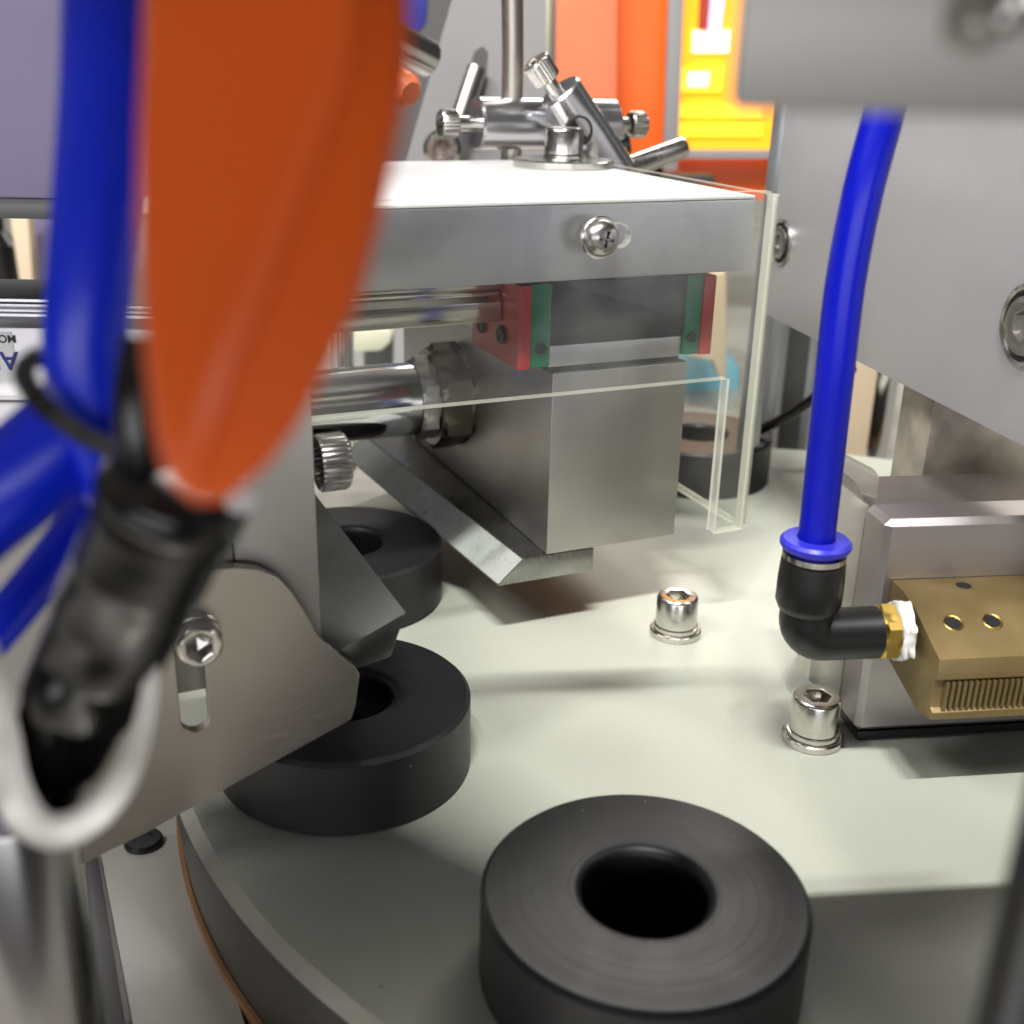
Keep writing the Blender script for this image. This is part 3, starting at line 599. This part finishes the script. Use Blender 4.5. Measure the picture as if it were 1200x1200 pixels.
rt = [F(ea, eb, ez+12), F(ea, eb, ez+20), RT.px(968, 530, eb), RT.px(979, 430, eb), RT.px(991, 330, eb+.5), RT.px(1010, 230, eb+1), RT.px(1031, 150, eb+2), RT.px(1040, 118, eb+2.5), RT.px(1075, 10, eb+3), RT.px(1105, -70, eb+3)]
mb = MB(); mb.tube(spline(rt, 8), 2.95, 32); tag(mb.build('air_tube', M['blue']), 'sharp blue air tube curving down into the black elbow fitting', 'tube', 'blue air tubes')

# the tall side plate with counterbored screws
A = atz(896, 368, 58); B = atz(1200, 524, 58); d = unit(V(*(B-A)[:2], 0)); nb = V(d[1], -d[0], 0); nb = nb if nb[0] < 0 else -nb
sdp = thing('side_plate', A, 'big satin aluminium side plate receding behind the blue tube', 'plate')
E0 = B+d*70
mb = MB(); mb.hexa([A, E0, E0-nb*12, A-nb*12], [p+V(0, 0, 53.6) for p in (A, E0, E0-nb*12, A-nb*12)]); mb.build('plate', M['alu_warm'], sdp, bevel=.3)
for px, py, r, lab in ((916, 284, 5.6, 'recessed socket screw at the far end of the side plate, beside the guard'), (1204, 382, 7.0, 'recessed socket screw of the side plate at the right edge of the photo')):
    q = onp(px, py, A, nb)
    t = thing('plate_screw', q, lab, 'screw', 'socket screws in the side plate')
    mb = MB(); mb.ringlathe([(r, .05), (r, .5), (r*.93, .75), (r*.86, .5), (r*.84, .05)], q, nb, 48); mb.build('bore_rim', M['bolt'], t)
    mb = MB(); mb.lathe([(r*.83, .06), (r*.7, .08)], q, nb, 48, cap=False); mb.build('recess', M['shadow_steel'], t)  # flat ring, the shade of the counterbore painted dark
    mb = MB(); mb.lathe([(r*.7, .05), (r*.7, .9), (r*.64, 1.1), (r*.42, 1.1), (r*.38, 1.0, hexf), (r*.38, .1, hexf), (.02, .06)], q, nb, 48, cap=False); mb.build('screw_head', M['dark_bolt'], t)
# box overhead, top right
tb = thing('overhead_box', V(60, 140, 112), 'blurred plain grey box overhead in the top right corner', 'box')
F2 = Frame(aty(855, 131, 60), 6.5); q0 = F2.B[:2]; sd = unit(q0); zb = F2.B[2]
qq = [V(*q0, zb), V(*(q0+F2.u[:2]*150), zb), V(*(q0+F2.u[:2]*150+F2.v[:2]*21.5), zb), V(*(q0+sd*22), zb)]
mb = MB(); mb.hexa(qq, [p+V(0, 0, 9.5) for p in qq]); mb.build('box_body', M['alu_front'], tb, bevel=.5)
mb = MB(); mb.prism([V(x, y, 126) for x, y in ((-150, 15), (14, 15), (14, 78), (-12, 96), (-34, 122), (-62, 133), (-150, 133))], V(0, 0, 5)); mb.box(WORLD, 14.05, 160, 10, 58, 126, 131); mb.build('shade_flange', M['alu_front'], tb, smooth=0)  # unseen flange, added and shaped to shade the near plate
q = V(39, 83.5, zb+5); mb = MB(); mb.lathe([(3.0, 0), (3.4, .3), (3.4, 4.5), (3.0, 5.2), (2.0, 5.8)], q, (0, 1, .1), 28); mb.build('shadow_stub', M['black_mould'], tb)  # unseen stub added to cast a bump on the shadow edge
for px, py in ((1138, 22), (1175, 0)):
    q = F2.px(px, py, 0); mb = MB(); mb.lathe([(1.6, 0), (1.6, 1.0), (1.4, 1.4), (.8, 1.4), (.75, 1.3, hexf), (.75, .4, hexf), (.02, .3)], q, -F2.v, 36, cap=False); mb.build('screw_head', M['bolt'], tb)

# ================================================================== LEFT BACKGROUND OF THE MACHINE
F3 = Frame(aty(0, 232, 205), 3)
tl = thing('cover_box', F3(0, 0, F3.B[2]), 'pale lilac grey box cover in the top left corner with a dark lower lip', 'cover')
mb = MB(); mb.box(F3, -60, 26, 0, 40, F3.B[2], F3.B[2]+80); mb.build('cover', M['bluewall'], tl, bevel=.5)
mb = MB(); mb.box(F3, -60, 25.5, .8, 39, F3.B[2]-3.6, F3.B[2]-.05); mb.build('lip', M['shade'], tl, bevel=.3)  # the shadow under the cover is put into the lip's dark colour
pf = Frame(aty(0, 382, 235), 2); z = pf.B[2]
mb = MB(); mb.prism([pf(-60, b, zz) for b, zz in ((0, z), (0, z+2.6), (1, z+2.8), (1, z+3.6), (0, z+3.8), (0, z+4.6), (1.2, z+4.8), (1.2, z+5.4), (2.4, z+6.2), (14, z+7.2), (14, z))], pf.u*95)
tag(mb.build('grooved_profile', M['alu'], bevel=.1), 'grooved aluminium profile running level behind the blue tube', 'profile')
cf = Frame(aty(0, 470, 225), 3); z = cf.B[2]
cy = thing('air_cylinder', cf(0, 0, z), 'grey air cylinder body with an upside down label at the left edge', 'cylinder')
mb = MB(); mb.box(cf, -60, 34, 0, 16, z-14, z+15.2); mb.build('body', M['alu_warm'], cy, bevel=.6)
mb = MB(); mb.box(cf, -40, 4.2, -.15, 0, z+1.2, z+14.3); lb = mb.build('name_label', M['paper'], cy, smooth=0)
mb = MB(); mb.box(cf, -60, 34, -.3, .0, z-.2, z+.3); mb.build('seam', M['shade'], cy, smooth=0)
def text(body, org, ux, up, size, m_, parent):
    c = bpy.data.curves.new('lettering', 'FONT'); c.body = body; c.size = size*MM; c.extrude = .03*MM; c.offset = .00002*size
    o = bpy.data.objects.new('lettering', c); COL.objects.link(o); c.materials.append(m_)
    ux = unit(ux); up = unit(up); nz = np.cross(ux, up); mm = Matrix.Identity(4); po = np.array(parent['_o'])
    for i in range(3): mm[i][0] = ux[i]; mm[i][1] = up[i]; mm[i][2] = nz[i]; mm[i][3] = (org[i]-po[i])*MM
    dg = bpy.context.evaluated_depsgraph_get(); bpy.context.view_layer.update(); me = bpy.data.meshes.new_from_object(o.evaluated_get(dg)); bpy.data.objects.remove(o)
    o = bpy.data.objects.new('lettering', me); COL.objects.link(o); o.parent = parent; o.matrix_local = mm; return o
# upside down print: reading direction runs to the left, tops of the letters point down
text('AI', cf.px(20, 413, -.19), -cf.u, V(0, 0, -1), 5.2, M['ink'], lb)
text('MO', cf.px(18, 393, -.19), -cf.u, V(0, 0, -1), 2.2, M['inkblack'], lb)
q = aty(80, 585, 190); ax = unit(V(-.25, -1, .25)); kn = thing('brass_plug', q, 'knurled brass plug peeping out between the blue tubes', 'plug')
mb = MB(); mb.lathe([(5.6, 0), (6.2, .4, hexf), (6.2, 5, hexf), (5.4, 5.8)], q, ax, 60); mb.build('plug_body', M['brass_bright'], kn, smooth=25)
mb = MB(); mb.ringlathe([(4.2, 5.8), (4.6, 6.2), (4.9, 6.0), (4.9, 5.75)], q, ax, 60); mb.build('raised_ring', M['brass'], kn)
mb = MB(); mb.lathe([(3.9, 5.85), (.01, 5.85)], q, ax, 32, cap=False); mb.build('cap_face', M['dark_bolt'], kn)
bf = Frame(aty(0, 640, 200), 6); z = bf.B[2]
mb = MB(); mb.box(bf, -60, 24, 0, 20, z-30, z); mb.box(bf, -60, 24, 2, 20, z+.2, z+4); tag(mb.build('base_ledge', M['alu_warm'], bevel=.3), 'grey machined ledge behind the lower blue tube', 'ledge')

# lower left panels beside the turntable
mb = MB(); mb.prism([atz(118, 1000, -22), atz(216, 974, -22), atz(240, 1035, -22), atz(262, 1115, -22), atz(290, 1210, -22), atz(330, 1330, -22), atz(180, 1330, -22)], V(0, 0, -1.6)); tag(mb.build('grey_cover_panel', M['deck'], bevel=.2), 'smooth grey cover panel left of the turntable rim', 'panel')
mb = MB(); mb.prism([atz(98, 990, -21.4), atz(112, 990, -21.4), atz(168, 1330, -21.4), atz(128, 1330, -21.4)], V(0, 0, -1.6)); tag(mb.build('dark_strip', M['shade'], bevel=.2), 'narrow dull strip between two grey panels at bottom left', 'strip')
mb = MB(); mb.prism([atz(40, 1000, -22), atz(98, 990, -22), atz(130, 1330, -22), atz(40, 1330, -22)], V(0, 0, -1.6)); tag(mb.build('beige_cover_panel', M['deck'], bevel=.2), 'dull beige grey panel beside the chrome post', 'panel')
q = atz(168, 984, -21.3); mb = MB(); mb.lathe([(3.6, -2), (3.6, 0), (3.2, .5), (1.8, .5), (1.6, .2), (.02, .2)], q, (0, 0, 1), 32, cap=False); tag(mb.build('rubber_stop', M['hose']), 'dark round stop half hidden under the bracket edge', 'stop')

# ================================================================== FAR BACKGROUND
def panel(name, m_, Y, px, label, cat, th=8, bev=.6, **k):
    mb = MB(); mb.prism([aty(x, y, Y) for x, y in px], V(0, th, 0)); o = mb.build(name, m_, bevel=bev, **k)
    return tag(o, label, cat) if label else o
# slotted white bracket
mb = MB(); Y = 400
sl = [aty(x, y, Y) for x, y in ((566, 54), (572, 62), (571, 80), (553, 118), (540, 140), (531, 138), (532, 122), (549, 82), (556, 60))]
mb.sheet([aty(x, y, Y) for x, y in ((468, 215), (541, -40), (640, -40), (640, 215))], [sl], V(0, 3, 0)); tag(mb.build('white_bracket', M['whitef'], smooth=0), 'white slanted sheet bracket with one slot behind the clamps', 'bracket')
q = aty(519, 176, 392); mb = MB(); mb.lathe([(6.2, 0), (6.2, 3), (5, 4), (3, 4), (2.6, 2), (.02, 2)], q, (0, -1, .2), 32, cap=False); tag(mb.build('slot_bolt', M['bolt']), 'round bolt at the foot of the white slanted bracket', 'bolt')
mb = MB(); mb.lathe([(3.4, 0), (3.4, 20)], aty(536, 150, 392), unit(aty(566, 60, 400)-aty(536, 150, 392)), 20); tag(mb.build('slot_pin', M['dark_bolt']), 'dark pin lying in the slot of the white bracket', 'pin')
mb = MB(); mb.tube([aty(425, 30, 330), aty(500, 68, 350)], 5.2, 28); tag(mb.build('chrome_bar', M['chrome']), 'short chrome bar poking out right of the orange lever', 'bar')
mb = MB(); mb.lathe([(3.5, 0), (4.5, 1), (4.5, 9), (3, 11)], aty(455, 92, 330), unit(V(.6, -.7, -.3)), 32); tag(mb.build('clear_wing_knob', M['salmon']), 'small pale orange knob beside the chrome bar', 'knob')
panel('dark_cable_box', M['ink'], 600, ((440, -60), (505, -60), (498, 28), (470, 60), (440, 60)), 'dark navy shape at the top behind the chrome bar', 'box')
# orange guard and amber screen
panel('orange_guard', M['salmon'], 640, ((652, -60), (724, -60), (722, 245), (650, 245)), 'pale orange machine panel left of the brighter orange one', 'panel')
panel('orange_guard', M['oranged'], 650, ((720, -60), (788, -60), (778, 245), (718, 245)), 'bright orange machine panel beside the white frame strip', 'panel')
panel('frame_strip', M['whitef'], 632, ((786, -60), (804, -60), (794, 200), (777, 200)), 'white upright strip left of the lit amber screen', 'strip', bev=.8)
sc = thing('amber_screen', aty(840, 90, 640), 'lit yellow and orange touch screen far behind, out of focus', 'screen')
def scr(name, m_, px, Y=639): mb = MB(); mb.prism([aty(x, y, Y) for x, y in px], V(0, 1.5, 0)); return mb.build(name, m_, sc, smooth=0)
scr('display', M['screen'], ((801, -60), (960, -60), (960, 178), (792, 178)), 641)
scr('yellow_bar', M['screen_y'], ((797, 78), (850, 78), (846, 108), (795, 108)))
scr('yellow_bar', M['screen_y'], ((795, 122), (893, 122), (893, 138), (794, 138)))
scr('yellow_bar', M['screen_y'], ((793, 144), (893, 144), (893, 160), (793, 160)))
scr('white_patch', M['screen_w'], ((812, 35), (858, 35), (856, 62), (811, 62)))
scr('white_patch', M['screen_w'], ((806, 84), (832, 84), (830, 102), (805, 102)), 638.4)
scr('maroon_patch', M['screen_d'], ((821, -20), (834, -20), (829, 36), (818, 34)), 638)
scr('lilac_patch', M['screen_b'], ((834, -20), (852, -20), (845, 36), (829, 36)), 638)
panel('screen_frame', M['whitef'], 634, ((790, 176), (960, 176), (960, 186), (789, 186)), 'white sill below the lit amber screen', 'frame')
panel('lower_guard', M['oranged'], 650, ((700, 186), (960, 186), (960, 235), (700, 235)), 'orange machine panel under the screen sill', 'panel')
panel('black_tray', M['shade'], 600, ((778, 203), (836, 205), (840, 216), (775, 214)), 'small black tray edge in front of the orange panel', 'tray')
mb = MB(); mb.tube([aty(640, -60, 560), aty(634, 72, 560)], 4, 16); tag(mb.build('yellow_stick', M['cream']), 'thin yellow upright stick left of the orange panel', 'stick')
# steel post by the side plate
q = aty(901, 300, 320); mb = MB(); mb.tube([V(q[0]-1, q[1], -24), V(q[0]+1.5, q[1], 175)], 3.2, 24); tag(mb.build('grey_post', M['profile']), 'slim blue grey post rising behind the far edge of the side plate', 'post')
# profiles behind, under the side plate
for i, (x, w_, m_, lab) in enumerate(((893, 5.2, 'profile', 'light grey machine post nearest the acrylic corner'), (917, 6.0, 'shade', 'dark grey machine post under the side plate'), (936, 4.2, 'profile', 'slim bright machine post left of the blue tube'),
                                      (1003, 4.4, 'tan', 'beige post seen right of the blue tube'), (1024, 5.4, 'chrome', 'shiny upright post beside the olive steel plate'))):
    q = aty(x, 520, 385+i*4); mb = MB(); mb.box(WORLD, q[0]-w_, q[0]+w_, q[1], q[1]+12, -24, 88+0*i) if i % 2 else mb.lathe([(w_, 0), (w_, 112)], V(q[0], q[1], -24), (0, 0, 1), 28)
    tag(mb.build('machine_post', M[m_], bevel=.4 if i % 2 else 0), lab, 'post', 'upright posts behind the turntable')
mb = MB(); mb.tube(spline([aty(880, 508, 330), aty(915, 492, 325), aty(955, 466, 320), aty(1000, 430, 315)]), 1.5, 14); tag(mb.build('black_cable', M['hose']), 'thin black cable crossing behind the blue tube and acrylic corner', 'cable')
panel('dark_recess', M['shade'], 460, ((940, 380), (1010, 380), (1010, 500), (936, 500)), 'dark machine panel behind the posts', 'panel')
# seen through the guard
panel('blue_bin', M['bluebin'], 520, ((770, 418), (850, 418), (868, 430), (868, 492), (770, 492)), 'sky blue plastic bin seen through the acrylic corner', 'bin', th=40, bev=3)
panel('beige_roll', M['tan'], 470, ((806, 320), (852, 320), (852, 440), (848, 448), (842, 440), (836, 424), (806, 418)), 'beige rounded casing above the blue bin', 'casing', th=20, bev=3)
panel('white_guard', M['wall'], 560, ((330, 370), (770, 370), (770, 530), (330, 530)), 'pale guard panel behind the piston rod', 'panel', th=6)
panel('cream_clip', M['cream'], 430, ((380, 386), (448, 384), (460, 392), (458, 402), (446, 412), (380, 415)), 'cream plastic clip above the piston rod', 'clip', th=14, bev=2)
panel('dark_bracket', M['shade'], 440, ((426, 412), (440, 414), (460, 386), (460, 430), (426, 430)), 'small dark bracket behind the piston rod', 'bracket', th=6)
mb = MB(); q = aty(405, 560, 330); mb.lathe([(3.6, 0), (3.6, 60)], V(q[0], q[1], 0), (0, 0, 1), 28); tag(mb.build('chrome_rod', M['chrome']), 'chrome leg standing behind the third black ring', 'leg post')
# far left window of the room
panel('cyan_table', M['bluebin'], 620, ((-60, 320), (75, 320), (75, 352), (-60, 352)), 'pale blue table top far away at the left edge', 'table', th=60)
panel('beige_strip', M['tan'], 560, ((10, 245), (32, 245), (40, 352), (26, 352)), 'beige upright strip in the gap at the left edge', 'strip')
panel('lilac_board', M['bluewall'], 580, ((34, 245), (90, 245), (90, 352), (42, 352)), 'lilac grey board behind the blue tube at left', 'board')
mb = MB(); q = aty(0, 300, 600); mb.lathe([(9, -14), (9.5, -12), (9.5, 6), (4, 13), (4, 20)], q, (0, 0, 1), 28); tag(mb.build('dark_bottle', M['hose']), 'dark bottle on the far pale blue table', 'bottle')

for o in list(bpy.data.objects):
    if '_o' in o: del o['_o']
